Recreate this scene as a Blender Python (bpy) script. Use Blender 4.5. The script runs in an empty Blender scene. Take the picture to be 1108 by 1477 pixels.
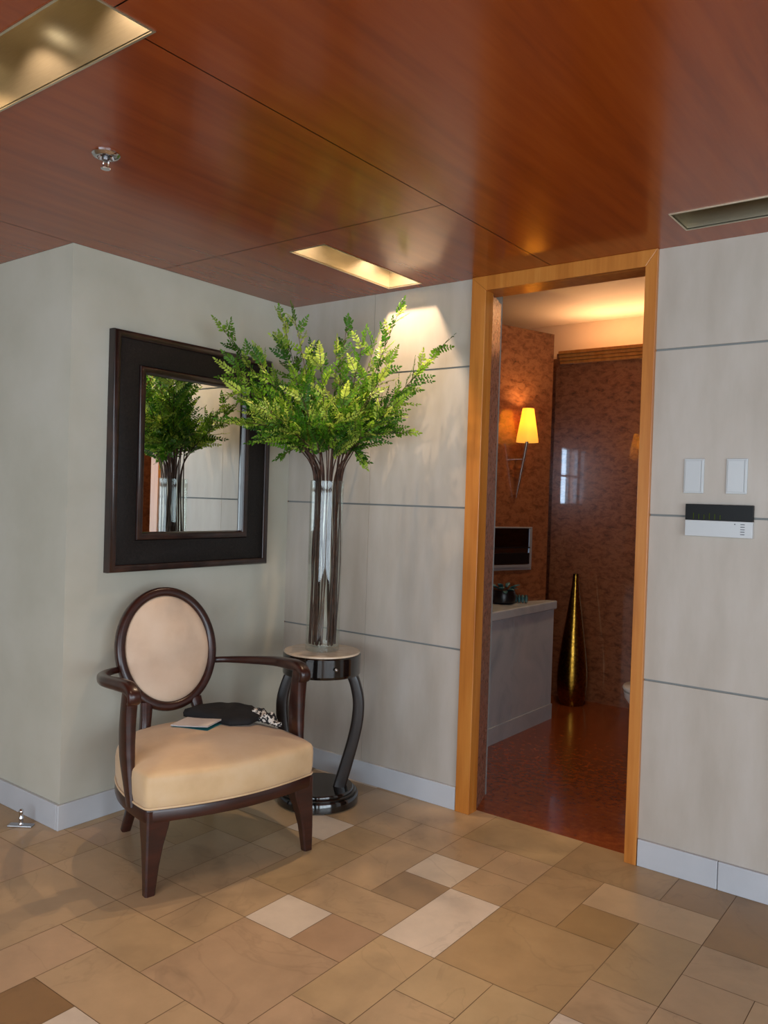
import bpy, bmesh, math, random
from mathutils import Vector, Matrix
C = bpy.context.scene.collection
scn = bpy.context.scene
PI = math.pi

# ------------------------------------------------------------------ camera
F_PX = 1176.52
cam_loc = Vector((3.1082, -3.2209, 1.4305))
yaw, pitch, roll = 0.64973, -0.01638, 0.03147
fwd = Vector((-math.sin(yaw)*math.cos(pitch), math.cos(yaw)*math.cos(pitch), math.sin(pitch)))
r0 = Vector((math.cos(yaw), math.sin(yaw), 0)); u0 = r0.cross(fwd)
rt = r0*math.cos(roll) + u0*math.sin(roll); up = u0*math.cos(roll) - r0*math.sin(roll)
cd = bpy.data.cameras.new('camera'); cam = bpy.data.objects.new('camera', cd); C.objects.link(cam)
cd.sensor_fit = 'VERTICAL'; cd.sensor_height = 36.0; cd.lens = F_PX*36.0/1477
M = Matrix((rt, up, -fwd)).transposed().to_4x4(); M.translation = cam_loc
cam.matrix_world = M
scn.camera = cam

# ------------------------------------------------------------------ world, exposure, large lights
w = bpy.data.worlds.new('world'); scn.world = w; w.use_nodes = True
bg = w.node_tree.nodes['Background']; bg.inputs[0].default_value = (0.72, 0.85, 1.0, 1); bg.inputs[1].default_value = 1.0
scn.view_settings.view_transform = 'Standard'; scn.view_settings.look = 'None'
scn.view_settings.exposure = 0.08; scn.view_settings.gamma = 1.0
try:
    scn.view_settings.use_curve_mapping = False
    scn.cycles.use_denoising = True
    scn.cycles.max_bounces = 10
    scn.cycles.transparent_max_bounces = 16
    scn.cycles.sample_clamp_indirect = 4.0
except Exception: pass

H = 2.45                     # lobby ceiling
EAST, WEST, SOUTH = 7.0, -2.6, -7.0

def light(name, kind, loc, energy, color, rot=(0, 0, 0), parent=None, **kw):
    d = bpy.data.lights.new(name, kind); d.energy = energy; d.color = color
    for k, v in kw.items(): setattr(d, k, v)
    o = bpy.data.objects.new(name, d); C.objects.link(o)
    o.location = loc; o.rotation_euler = rot
    if parent: o.parent = parent
    return o

DAY = (0.78, 0.90, 1.0); WARM = (1.0, 0.72, 0.48)
# daylight through the tall windows in the lobby's south and east walls
light('daylight_south', 'AREA', (3.6, SOUTH-0.03, 1.35), 222, DAY, (PI/2, 0, 0), shape='RECTANGLE', size=6.0, size_y=2.0)
light('daylight_east', 'AREA', (EAST+0.03, -4.0, 1.35), 175, DAY, (0, PI/2, 0), shape='RECTANGLE', size=2.0, size_y=4.4)

# ------------------------------------------------------------------ helpers
def lin(c):
    return tuple(((v/255)/12.92 if v/255 <= 0.04045 else ((v/255+0.055)/1.055)**2.4) for v in c) + (1.0,)

def new_mat(name, rgb, rough=0.5, metal=0.0, spec=0.5, coat=0.0, coat_rough=0.05):
    m = bpy.data.materials.new(name); m.use_nodes = True
    b = m.node_tree.nodes['Principled BSDF']
    b.inputs['Base Color'].default_value = lin(rgb); b.inputs['Roughness'].default_value = rough
    b.inputs['Metallic'].default_value = metal; b.inputs['Specular IOR Level'].default_value = spec
    b.inputs['Coat Weight'].default_value = coat; b.inputs['Coat Roughness'].default_value = coat_rough
    return m

def noise_mat(name, cols, scale=(1, 1, 1), nscale=4.0, detail=4.0, rough=0.5, metal=0.0, spec=0.5, coat=0.0, coat_rough=0.05,
              bump=0.0, bump_scale=60.0, distortion=0.0, pos=None, nrough=0.55, rough_var=0.0):
    """colour ramp over an object-space noise stretched by scale"""
    m = new_mat(name, cols[0], rough, metal, spec, coat, coat_rough)
    t = m.node_tree; b = t.nodes['Principled BSDF']
    tc = t.nodes.new('ShaderNodeTexCoord'); mp = t.nodes.new('ShaderNodeMapping'); mp.inputs['Scale'].default_value = scale
    n = t.nodes.new('ShaderNodeTexNoise'); n.inputs['Scale'].default_value = nscale; n.inputs['Detail'].default_value = detail
    n.inputs['Roughness'].default_value = nrough; n.inputs['Distortion'].default_value = distortion
    cr = t.nodes.new('ShaderNodeValToRGB'); e = cr.color_ramp.elements
    pos = pos or [0.28 + 0.44*i/(len(cols)-1) for i in range(len(cols))]
    e[0].position = pos[0]; e[0].color = lin(cols[0]); e[1].position = pos[-1]; e[1].color = lin(cols[-1])
    for p_, c_ in zip(pos[1:-1], cols[1:-1]):
        k = e.new(p_); k.color = lin(c_)
    t.links.new(tc.outputs['Object'], mp.inputs[0]); t.links.new(mp.outputs[0], n.inputs['Vector'])
    t.links.new(n.outputs['Fac'], cr.inputs[0]); t.links.new(cr.outputs[0], b.inputs['Base Color'])
    if bump:
        n2 = t.nodes.new('ShaderNodeTexNoise'); n2.inputs['Scale'].default_value = bump_scale; n2.inputs['Detail'].default_value = 3
        bp = t.nodes.new('ShaderNodeBump'); bp.inputs['Strength'].default_value = bump; bp.inputs['Distance'].default_value = 0.002
        t.links.new(tc.outputs['Object'], n2.inputs['Vector']); t.links.new(n2.outputs['Fac'], bp.inputs['Height'])
        t.links.new(bp.outputs[0], b.inputs['Normal'])
    return m

def emit_mat(name, rgb, strength):
    m = bpy.data.materials.new(name); m.use_nodes = True; t = m.node_tree
    t.nodes.remove(t.nodes['Principled BSDF'])
    e = t.nodes.new('ShaderNodeEmission'); e.inputs[0].default_value = lin(rgb); e.inputs[1].default_value = strength
    t.links.new(e.outputs[0], t.nodes['Material Output'].inputs[0]); return m

def glass_mat(name, tint=(250, 252, 250)):
    m = bpy.data.materials.new(name); m.use_nodes = True; t = m.node_tree
    t.nodes.remove(t.nodes['Principled BSDF'])
    tr = t.nodes.new('ShaderNodeBsdfTransparent'); tr.inputs[0].default_value = lin(tint)
    gl = t.nodes.new('ShaderNodeBsdfGlossy'); gl.inputs['Roughness'].default_value = 0.03
    lw = t.nodes.new('ShaderNodeLayerWeight'); pw = t.nodes.new('ShaderNodeMath'); pw.operation = 'POWER'; pw.inputs[1].default_value = 4.5
    fr = t.nodes.new('ShaderNodeMapRange'); fr.inputs['To Min'].default_value = .035; fr.inputs['To Max'].default_value = .85
    t.links.new(lw.outputs['Facing'], pw.inputs[0]); t.links.new(pw.outputs[0], fr.inputs[0])
    mx = t.nodes.new('ShaderNodeMixShader')
    t.links.new(fr.outputs[0], mx.inputs[0]); t.links.new(tr.outputs[0], mx.inputs[1]); t.links.new(gl.outputs[0], mx.inputs[2])
    t.links.new(mx.outputs[0], t.nodes['Material Output'].inputs[0]); return m

def obj(name, bm, m, parent=None, smooth=None, bevel=0.0, segs=2):
    bmesh.ops.recalc_face_normals(bm, faces=bm.faces)
    me = bpy.data.meshes.new(name); bm.to_mesh(me); bm.free()
    for mm in (m if isinstance(m, (list, tuple)) else [m]): me.materials.append(mm)
    if smooth is not None:
        me.polygons.foreach_set('use_smooth', [True]*len(me.polygons))
        try: me.set_sharp_from_angle(angle=math.radians(smooth))
        except Exception: pass
    o = bpy.data.objects.new(name, me); C.objects.link(o)
    if parent: o.parent = parent
    if bevel:
        b = o.modifiers.new('bevel', 'BEVEL'); b.width = bevel; b.segments = segs; b.limit_method = 'ANGLE'; b.angle_limit = math.radians(40)
    return o

def thing(name, label, cat, loc=(0, 0, 0), rotz=0, group=None):
    o = bpy.data.objects.new(name, None); C.objects.link(o); o.empty_display_size = 0.1
    o.location = loc; o.rotation_euler = (0, 0, rotz); o['label'] = label; o['category'] = cat; o['kind'] = 'thing'
    if group: o['group'] = group
    return o

def struct(name, bm, m, label=None, cat=None, **kw):
    o = obj(name, bm, m, **kw)
    if not kw.get('parent'): o['kind'] = 'structure'
    if label: o['label'] = label; o['category'] = cat
    return o

def box(bm, lo, hi, mi=0, mat=None):
    x0, y0, z0 = lo; x1, y1, z1 = hi
    vs = [bm.verts.new(v) for v in ((x0,y0,z0),(x1,y0,z0),(x1,y1,z0),(x0,y1,z0),(x0,y0,z1),(x1,y0,z1),(x1,y1,z1),(x0,y1,z1))]
    if mat is not None:
        for v in vs: v.co = mat @ v.co
    for f in ((0,3,2,1),(4,5,6,7),(0,1,5,4),(1,2,6,5),(2,3,7,6),(3,0,4,7)):
        fc = bm.faces.new([vs[i] for i in f]); fc.material_index = mi
    return vs

def new(): return bmesh.new()
def boxes(*bs):
    bm = new()
    for b in bs: box(bm, *b)
    return bm

def prism(bm, pts, z0, z1, mi=0):
    a = [bm.verts.new((x, y, z0)) for x, y in pts]; b = [bm.verts.new((x, y, z1)) for x, y in pts]
    n = len(pts)
    fs = [bm.faces.new(a[::-1]), bm.faces.new(b)] + [bm.faces.new((a[i], a[(i+1) % n], b[(i+1) % n], b[i])) for i in range(n)]
    for f in fs: f.material_index = mi

def lathe(bm, prof, n=48, cx=0, cy=0, cap=True, mi=0):
    rings = []
    for r, z in prof:
        rings.append([bm.verts.new((cx+max(r, 1e-5)*math.cos(2*PI*i/n), cy+max(r, 1e-5)*math.sin(2*PI*i/n), z)) for i in range(n)])
    for a, b in zip(rings, rings[1:]):
        for i in range(n):
            f = bm.faces.new((a[i], a[(i+1) % n], b[(i+1) % n], b[i])); f.material_index = mi
    if cap:
        f = bm.faces.new(rings[0][::-1]); f.material_index = mi
        f = bm.faces.new(rings[-1]); f.material_index = mi
    return rings

def loft(bm, rings, closed=False, cap=True):
    vr = [[bm.verts.new(p) for p in r] for r in rings]
    n = len(vr[0]); m = len(vr)
    for k in range(m if closed else m-1):
        a, b = vr[k], vr[(k+1) % m]
        for i in range(n): bm.faces.new((a[i], a[(i+1) % n], b[(i+1) % n], b[i]))
    if cap and not closed:
        bm.faces.new(vr[0][::-1]); bm.faces.new(vr[-1])
    return vr

def catmull(pts, sub=8):
    P = [Vector(p) for p in pts]; P = [2*P[0]-P[1]] + P + [2*P[-1]-P[-2]]; out = []
    for i in range(1, len(P)-2):
        p0, p1, p2, p3 = P[i-1:i+3]
        for s in range(sub):
            t = s/sub
            out.append(0.5*((2*p1)+(p2-p0)*t+(2*p0-5*p1+4*p2-p3)*t*t+(3*p1-p0-3*p2+p3)*t**3))
    out.append(P[-2]); return out

def lerp_list(vals, n):
    out = []
    for i in range(n):
        t = i/(n-1)*(len(vals)-1); k = min(int(t), len(vals)-2); f = t-k
        a, b = vals[k], vals[k+1]
        out.append(tuple(x+(y-x)*f for x, y in zip(a, b)) if isinstance(a, (tuple, list)) else a+(b-a)*f)
    return out

def sweep(bm, pts, sizes, side=(0, 1, 0), n=16, power=2.0, sub=8, closed=False):
    """superelliptic section (half sizes a along side, b across) along a smooth path"""
    P = catmull(pts, sub) if sub > 1 else [Vector(p) for p in pts]
    S = lerp_list(sizes, len(P)); sd = Vector(side); rings = []
    for i, p in enumerate(P):
        t = (P[min(i+1, len(P)-1)]-P[max(i-1, 0)]).normalized()
        s = (sd - t*sd.dot(t)).normalized(); q = t.cross(s); a, b = S[i]
        ring = []
        for k in range(n):
            th = 2*PI*k/n; c_, s_ = math.cos(th), math.sin(th)
            ring.append(p + s*a*math.copysign(abs(c_)**(2/power), c_) + q*b*math.copysign(abs(s_)**(2/power), s_))
        rings.append(ring)
    loft(bm, rings)

def tube(bm, pts, r, n=8, sub=6):
    rr = r if isinstance(r, (list, tuple)) else [r, r]
    d = Vector(pts[-1])-Vector(pts[0])
    side = (1, 0, 0) if abs(d.normalized().x) < 0.8 else (0, 1, 0)
    sweep(bm, pts, [(x, x) for x in rr], side, n, 2.0, sub)

# ------------------------------------------------------------------ materials
M_plaster = noise_mat('plaster', [(178,176,161),(188,186,172),(195,193,181)], nscale=2.2, detail=5, rough=0.55, bump=0.12, bump_scale=35)
M_stone = noise_mat('stone_panel', [(168,159,147),(178,170,159),(186,179,170)], scale=(3, 3, .8), nscale=2.6, detail=6, rough=0.42, bump=0.05, bump_scale=50)
M_joint = new_mat('joint', (124,127,125), 0.8)
M_base = noise_mat('baseboard_stone', [(178,182,187),(192,196,201)], nscale=3, rough=0.28)
M_ceil = noise_mat('ceiling_wood', [(134,58,14),(150,68,18),(160,76,23)], scale=(6.0, .45, 1), nscale=3.0, detail=7, rough=0.24, spec=0.38,
                   coat=0.22, coat_rough=0.10, nrough=0.62)
M_seam = new_mat('seam_dark', (46,20,9), 0.7)
M_oak = noise_mat('door_wood', [(166,98,34),(186,116,46),(196,130,58)], scale=(10, 10, .7), nscale=3.0, detail=6, rough=0.35, coat=0.3, coat_rough=0.15)
M_granite = noise_mat('granite_wall', [(44,24,14),(114,65,39),(144,91,59),(88,49,30)], scale=(1, 1, 1.8), nscale=17, detail=9, rough=0.3, coat=0.9, coat_rough=0.03, nrough=0.75, distortion=.5)
M_granite_floor = noise_mat('granite_floor', [(104,48,18),(130,64,26),(152,84,38)], nscale=26, detail=8, rough=0.2, coat=0.2, coat_rough=0.04, nrough=0.7)
M_granite_edge = noise_mat('granite_edge', [(96,62,48),(140,98,80),(160,120,104)], nscale=40, detail=6, rough=0.25, nrough=0.7)
M_bath_ceiling = noise_mat('bath_plaster', [(226,200,164),(234,210,176)], nscale=2, rough=0.7)
M_marble = noise_mat('counter_marble', [(156,168,178),(182,190,196),(192,198,202)], nscale=3, detail=7, rough=0.22, distortion=1.0)
M_darkwood = noise_mat('chair_wood', [(34,13,9),(48,19,12),(60,25,16)], scale=(2, 2, 14), nscale=4, rough=0.34, coat=0.22, coat_rough=0.12)
M_fabric = noise_mat('seat_fabric', [(196,163,120),(208,177,134),(214,186,148)], nscale=6, detail=5, rough=0.5, spec=0.4, bump=0.15, bump_scale=300)
M_fabric.node_tree.nodes['Principled BSDF'].inputs['Sheen Weight'].default_value = 0.25
M_pad = noise_mat('back_fabric', [(200,172,146),(212,186,160),(218,194,170)], nscale=6, detail=5, rough=0.5, spec=0.4, bump=0.15, bump_scale=300)
M_black = noise_mat('black_lacquer', [(10,9,9),(18,15,14)], nscale=5, rough=0.12, coat=0.6, coat_rough=0.03)
M_legwood = noise_mat('table_leg_wood', [(18,11,9),(30,18,13)], scale=(3, 3, 10), nscale=4, rough=0.36, coat=0.1)
M_tabletop = noise_mat('table_marble', [(196,172,140),(216,196,168),(226,208,184)], nscale=9, detail=6, rough=0.2, distortion=.8)
M_glass = glass_mat('vase_glass')
M_stem = noise_mat('branch_bark', [(40,24,17),(66,40,27),(88,56,40)], nscale=40, rough=0.7)
M_frame = noise_mat('frame_dark_band', [(16,13,12),(25,21,19),(33,28,26)], nscale=90, detail=6, rough=0.55, spec=.3, bump=0.5, bump_scale=160)
M_frame_bead = noise_mat('frame_bead', [(20,12,11),(38,22,18),(60,36,28)], scale=(1, 1, 1), nscale=9, rough=0.3, coat=0.25)
M_mirror = new_mat('mirror_glass', (236,240,238), 0.01, 1.0)
M_brass = noise_mat('fixture_metal', [(214,202,176),(224,214,190)], scale=(1, 1, 30), nscale=20, rough=0.34, metal=1.0)
M_chrome = new_mat('chrome', (205,205,208), 0.12, 1.0)
M_steel = noise_mat('brushed_steel', [(165,165,168),(190,190,192)], scale=(40, 1, 1), nscale=8, rough=0.3, metal=1.0)
M_satin = new_mat('satin_steel', (176,182,190), .32, .55)
M_white = new_mat('white_plastic', (188,193,195), 0.3)
M_panel_black = new_mat('black_display', (12,14,15), 0.4, 0, .2)
M_led = emit_mat('green_display_marks', (96,120,24), 0.35)
M_mark = new_mat('dark_print', (52,54,66), 0.6)
M_bulb = emit_mat('halogen_bulb', (255,232,196), 14)
M_bulb_dim = emit_mat('halogen_bulb_dim', (255,236,204), 4)
M_cove = emit_mat('cove_tube', (255,190,130), 14)
M_gold = noise_mat('gold_vase', [(92,62,18),(142,104,36),(176,136,58)], nscale=60, detail=4, rough=0.24, metal=1.0, bump=0.2, bump_scale=120)
M_ceramic = new_mat('white_ceramic', (214,208,198), 0.15)
M_shawl = noise_mat('black_cloth', [(11,11,13),(22,21,23)], nscale=20, rough=0.85, bump=0.3, bump_scale=200)
M_print = noise_mat('patterned_cloth', [(24,24,26),(36,34,36),(196,190,180),(212,206,196)], nscale=75, detail=2, rough=0.85, pos=[.40,.49,.53,.62])
M_paper = noise_mat('booklet_paper', [(214,208,206),(226,221,219)], nscale=12, rough=0.6)
M_teal = new_mat('booklet_teal', (34,122,130), 0.5)
M_dark_int = new_mat('dark_plastic', (14,14,17), 0.3)
M_teal_leaf = noise_mat('teal_leaf', [(18,44,50),(44,96,104),(120,150,146)], nscale=30, rough=0.35)

def tile_material():
    m = new_mat('limestone_tiles', (160,134,98), 0.34)
    t = m.node_tree; b = t.nodes['Principled BSDF']
    at = t.nodes.new('ShaderNodeAttribute'); at.attribute_name = 'tile'
    tc = t.nodes.new('ShaderNodeTexCoord')
    n1 = t.nodes.new('ShaderNodeTexNoise'); n1.inputs['Scale'].default_value = 5; n1.inputs['Detail'].default_value = 8; n1.inputs['Roughness'].default_value = .65
    add = t.nodes.new('ShaderNodeVectorMath'); add.operation = 'ADD'
    t.links.new(tc.outputs['Object'], add.inputs[0]); 
    sc = t.nodes.new('ShaderNodeVectorMath'); sc.operation = 'SCALE'; sc.inputs['Scale'].default_value = 37.0
    t.links.new(at.outputs['Color'], sc.inputs[0]); t.links.new(sc.outputs[0], add.inputs[1])
    t.links.new(add.outputs[0], n1.inputs['Vector'])
    r1 = t.nodes.new('ShaderNodeMapRange'); r1.inputs['From Min'].default_value = .3; r1.inputs['From Max'].default_value = .7
    r1.inputs['To Min'].default_value = .88; r1.inputs['To Max'].default_value = 1.1
    t.links.new(n1.outputs['Fac'], r1.inputs[0])
    # thin darker veins
    n2 = t.nodes.new('ShaderNodeTexNoise'); n2.inputs['Scale'].default_value = 2.6; n2.inputs['Detail'].default_value = 5; n2.inputs['Distortion'].default_value = .8
    t.links.new(add.outputs[0], n2.inputs['Vector'])
    s_ = t.nodes.new('ShaderNodeMath'); s_.operation = 'SUBTRACT'; s_.inputs[1].default_value = .5; t.links.new(n2.outputs['Fac'], s_.inputs[0])
    a_ = t.nodes.new('ShaderNodeMath'); a_.operation = 'ABSOLUTE'; t.links.new(s_.outputs[0], a_.inputs[0])
    r2 = t.nodes.new('ShaderNodeMapRange'); r2.inputs['From Max'].default_value = .012; r2.inputs['To Min'].default_value = .9; r2.inputs['To Max'].default_value = 1
    t.links.new(a_.outputs[0], r2.inputs[0])
    mu = t.nodes.new('ShaderNodeMath'); mu.operation = 'MULTIPLY'; t.links.new(r1.outputs[0], mu.inputs[0]); t.links.new(r2.outputs[0], mu.inputs[1])
    vm = t.nodes.new('ShaderNodeVectorMath'); vm.operation = 'SCALE'
    t.links.new(at.outputs['Color'], vm.inputs[0]); t.links.new(mu.outputs[0], vm.inputs['Scale'])
    t.links.new(vm.outputs[0], b.inputs['Base Color'])
    # scattered grey smudges worn into the stone
    n3 = t.nodes.new('ShaderNodeTexNoise'); n3.inputs['Scale'].default_value = 2.3; n3.inputs['Detail'].default_value = 6; n3.inputs['Distortion'].default_value = .6
    t.links.new(tc.outputs['Object'], n3.inputs['Vector'])
    r3 = t.nodes.new('ShaderNodeMapRange'); r3.inputs['From Min'].default_value = .58; r3.inputs['From Max'].default_value = .72; r3.inputs['To Min'].default_value = 1; r3.inputs['To Max'].default_value = .72
    t.links.new(n3.outputs['Fac'], r3.inputs[0])
    vm2 = t.nodes.new('ShaderNodeVectorMath'); vm2.operation = 'SCALE'
    t.links.new(vm.outputs[0], vm2.inputs[0]); t.links.new(r3.outputs[0], vm2.inputs['Scale']); t.links.new(vm2.outputs[0], b.inputs['Base Color'])
    rr = t.nodes.new('ShaderNodeMapRange'); rr.inputs['To Min'].default_value = .26; rr.inputs['To Max'].default_value = .46
    t.links.new(n1.outputs['Fac'], rr.inputs[0]); t.links.new(rr.outputs[0], b.inputs['Roughness'])
    return m
M_tile = tile_material()
M_grout = new_mat('grout', (130,110,80), 0.8)

# ------------------------------------------------------------------ FLOOR
def build_floor():
    rnd = random.Random(11)
    U0, V0, MU, MV = 1.11, -0.03, 0.21, 0.2115
    TAN, LIGHT, DARK, OCH, PINK = (176,148,110), (206,190,166), (146,120,86), (172,143,101), (177,147,112)
    T = {}   # cell -> id
    tiles = []
    def put(u0, u1, v0, v1, col):
        for u in range(u0, u1):
            for v in range(v0, v1):
                if (u, v) in T: return False
        k = len(tiles); tiles.append((u0, u1, v0, v1, col))
        for u in range(u0, u1):
            for v in range(v0, v1): T[(u, v)] = k
        return True
    for a in ((0,1,5,6,LIGHT),(2,3,3,5,LIGHT),(1,2,2,3,(196,180,154)),(1,2,3,4,DARK),(-2,-1,2,3,LIGHT),(-1,0,2,3,OCH),(0,1,2,4,TAN),
              (0,2,4,5,TAN),(-1,0,3,5,(172,144,102)),(-1,0,5,6,TAN),(-1,0,6,7,TAN),(0,2,6,8,PINK),(1,2,5,6,(170,138,104)),(2,3,5,7,(178,150,108)),
              (3,4,5,6,(178,152,110)),(3,5,3,5,(172,142,98)),(2,3,2,3,TAN),(2,3,1,2,TAN),(3,4,1,3,(168,138,96)),(4,6,1,2,(184,156,116)),
              (4,5,2,3,(154,124,80)),(5,6,2,4,(176,148,104)),(5,6,4,5,TAN),(5,6,5,6,LIGHT),(6,8,2,3,TAN),(4,5,5,7,(184,158,114)),
              (-5,-4,6,7,OCH),(-4,-2,6,7,TAN),(-4,-2,7,9,TAN),(-2,0,7,8,(176,148,108)),(-2,-1,8,10,PINK),(-1,1,8,9,TAN),(-1,0,9,10,(140,106,64)),
              (-2,-1,6,7,TAN),(-2,-1,4,6,TAN),(2,4,7,8,PINK),(3,4,6,7,(180,152,112)),(0,1,1,2,TAN),(1,2,1,2,TAN),(-4,-3,5,6,TAN),(5,6,-1,1,(150,120,80)),
              (6,8,-1,2,(150,118,76)),(3,5,-1,1,(160,132,92)),(1,3,-1,1,(172,146,104)),(-1,1,-1,1,TAN),(-2,-1,0,2,TAN),(-1,0,1,2,TAN)):
        put(*a)
    sizes = [(2,2),(2,1),(1,2),(1,1),(2,1),(1,2)]
    for v in range(-1, 34):
        for u in range(-18, 29):
            if (u, v) in T: continue
            rnd.shuffle(sizes)
            for su, sv in sizes + [(1, 1)]:
                base = rnd.choice([TAN, TAN, OCH, PINK, TAN, (182,154,114), (168,138,96)] + ([LIGHT] if rnd.random() < .25 else []))
                if put(u, u+su, v, v+sv, base): break
    bm = new(); cl = bm.loops.layers.float_color.new('tile')
    g = 0.0011
    for (u0, u1, v0, v1, col) in tiles:
        x0, x1 = U0+MU*u0+g, U0+MU*u1-g
        y1, y0 = V0-MV*v0-g, V0-MV*v1+g
        y1 = min(y1, 0.06); 
        if y1-y0 < .01: continue
        j = rnd.uniform(.95, 1.05)
        c = [q*j for q in lin((min(255, col[0]*1.05), min(255, col[1]*1.07), min(255, col[2]*1.11)))[:3]]
        f = bm.faces.new([bm.verts.new(p) for p in ((x0,y0,0),(x1,y0,0),(x1,y1,0),(x0,y1,0))])
        for l in f.loops: l[cl] = (*c, 1)
    box(bm, (-2.8, -7.2, -0.12), (7.2, 0.06, -0.0012), 1)
    return struct('floor', bm, [M_tile, M_grout])
build_floor()
struct('floor_bathroom', boxes(((-0.45, 0.06, -0.12), (2.4, 2.9, 0.0))), M_granite_floor)

# ------------------------------------------------------------------ WALLS
YB = 0.27                 # back face of the back wall
DX0, DX1 = 1.1385, 1.9885 # outer edges of the door casing
zs = [0.0, 0.743, 1.3995, 2.051, H]
def panel_wall(cols):
    bm = new(); g = 0.0042
    for x0, x1, gl, gr in cols:
        for z0, z1 in zip(zs, zs[1:]):
            box(bm, (x0+gl, 0.0, z0+(g if z0 > 0 else 0)), (x1-gr, 0.03, z1-(g if z1 < H else 0)), 0)
        box(bm, (x0, 0.007, 0.0), (x1, YB, H+0.05), 1)
    return bm
bm = panel_wall([(0.0, 0.565, 0, .0009), (0.565, DX0, .0009, 0)])
struct('wall_back', bm, [M_stone, M_joint])
struct('wall_back_right', panel_wall([(DX1, 2.75, 0, .0009), (2.75, 3.9, .0009, .0009), (3.9, 5.2, .0009, .0009), (5.2, EAST, .0009, 0)]), [M_stone, M_joint])
LA = 1.3152
struct('wall_left', boxes(((-0.15, -LA, 0), (0.0, 0.0, H))), M_plaster)
struct('wall_far_left', boxes(((WEST, -LA, 0), (-0.15, -LA+0.15, H))), M_plaster)
struct('wall_west', boxes(((WEST-0.15, SOUTH, 0), (WEST, -LA+0.15, H))), M_plaster)
# south wall with a wide window opening, east wall likewise
struct('wall_south', boxes(((WEST-.15, SOUTH-.15, 0), (0.55, SOUTH, H)), ((6.65, SOUTH-.15, 0), (EAST+.15, SOUTH, H)),
                           ((0.55, SOUTH-.15, 0), (6.65, SOUTH, 0.3)), ((0.55, SOUTH-.15, 2.4), (6.65, SOUTH, H))), M_plaster)
struct('wall_east', boxes(((EAST, SOUTH, 0), (EAST+.15, -6.3, H)), ((EAST, -1.7, 0), (EAST+.15, YB, H)),
                          ((EAST, -6.3, 0), (EAST+.15, -1.7, 0.3)), ((EAST, -6.3, 2.4), (EAST+.15, -1.7, H))), M_plaster)
def window_frame(name, p0, p1, n, axis):
    bm = new()
    for i in range(n+1):
        c = p0+(p1-p0)*i/n
        if axis == 'x': box(bm, (c-.03, SOUTH+.0, .3), (c+.03, SOUTH+.06, 2.4))
        else: box(bm, (EAST-.06, c-.03, .3), (EAST, c+.03, 2.4))
    for z in (.3, 1.5, 2.34):
        if axis == 'x': box(bm, (p0, SOUTH+.005, z), (p1, SOUTH+.055, z+.05))
        else: box(bm, (EAST-.055, p0, z), (EAST-.005, p1, z+.05))
    o = struct(name, bm, M_darkwood)
window_frame('window_1', 0.55, 6.65, 4, 'x'); window_frame('window_2', -6.3, -1.7, 3, 'y')

# baseboards
BH, BT = 0.107, 0.015
def board(name, *bs): return struct(name, boxes(*bs), M_base, bevel=0.003)
board('baseboard_left', ((0.0, -LA-BT, 0), (BT, -BT, BH)))
board('baseboard_far_left', ((WEST, -LA-BT, 0), (-0.0, -LA, BH)))
board('baseboard_back', ((BT, -BT, 0), (DX0-.004, 0, BH)))
board('baseboard_right', ((DX1+.003, -BT, 0), (2.297, 0, BH)), ((2.299, -BT, 0), (EAST, 0, BH)))

# ------------------------------------------------------------------ CEILING with slots for the fixtures
SLOTS = {'near': (0.89, 1.57, -2.285, -2.10), 'corner': (0.70, 0.885, -0.748, -0.068), 'right': (2.15, 2.83, -0.365, -0.18)}
def build_ceiling():
    bm = new(); g = 0.0018
    xseams = [WEST-.15, 0.0, 1.53, 3.06, 4.6, EAST+.15]
    yc = {0: [-3.9, -LA], 1: [-5.2, -3.2, -0.865], 2: [-4.4, -2.2], 3: [-5.2, -3.2, -1.0], 4: [-4.4, -2.2]}
    for ci, (xa, xb) in enumerate(zip(xseams, xseams[1:])):
        ys = [SOUTH-.15] + yc[ci] + [0.0]
        for ya, yb in zip(ys, ys[1:]):
            X0, X1, Y0, Y1 = xa+g, xb-g, ya+g, yb-(g if yb < 0 else 0)
            xs_ = {X0, X1}; ys_ = {Y0, Y1}
            for s in SLOTS.values():
                if s[1] > X0 and s[0] < X1 and s[3] > Y0 and s[2] < Y1:
                    xs_ |= {min(max(v, X0), X1) for v in s[:2]}; ys_ |= {min(max(v, Y0), Y1) for v in s[2:]}
            xs2, ys2 = sorted(xs_), sorted(ys_)
            for a, b in zip(xs2, xs2[1:]):
                for c, d in zip(ys2, ys2[1:]):
                    mx, my = (a+b)/2, (c+d)/2
                    if any(s[0] < mx < s[1] and s[2] < my < s[3] for s in SLOTS.values()): continue
                    bm.faces.new([bm.verts.new(p) for p in ((a,c,H),(a,d,H),(b,d,H),(b,c,H))])
    bmesh.ops.remove_doubles(bm, verts=bm.verts, dist=1e-5)
    # dark carcass seen in the open seams, above the panels, cut around the slots too
    zt = H+0.008
    xs2 = sorted({WEST-.15, EAST+.15} | {v for s in SLOTS.values() for v in s[:2]}); ys2 = sorted({SOUTH-.15, 0.0} | {v for s in SLOTS.values() for v in s[2:]})
    for a, b in zip(xs2, xs2[1:]):
        for c, d in zip(ys2, ys2[1:]):
            mx, my = (a+b)/2, (c+d)/2
            if any(s[0] < mx < s[1] and s[2] < my < s[3] for s in SLOTS.values()): continue
            f = bm.faces.new([bm.verts.new(p) for p in ((a,c,zt),(a,d,zt),(b,d,zt),(b,c,zt))]); f.material_index = 1
    me = bpy.data.meshes.new('ceiling')
    for f in bm.faces:
        f.normal_update()
        if f.normal.z > 0: f.normal_flip()
    bm.to_mesh(me); bm.free()
    me.materials.append(M_ceil); me.materials.append(M_seam)
    o = bpy.data.objects.new('ceiling', me); C.objects.link(o); o['kind'] = 'structure'
build_ceiling()

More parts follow.
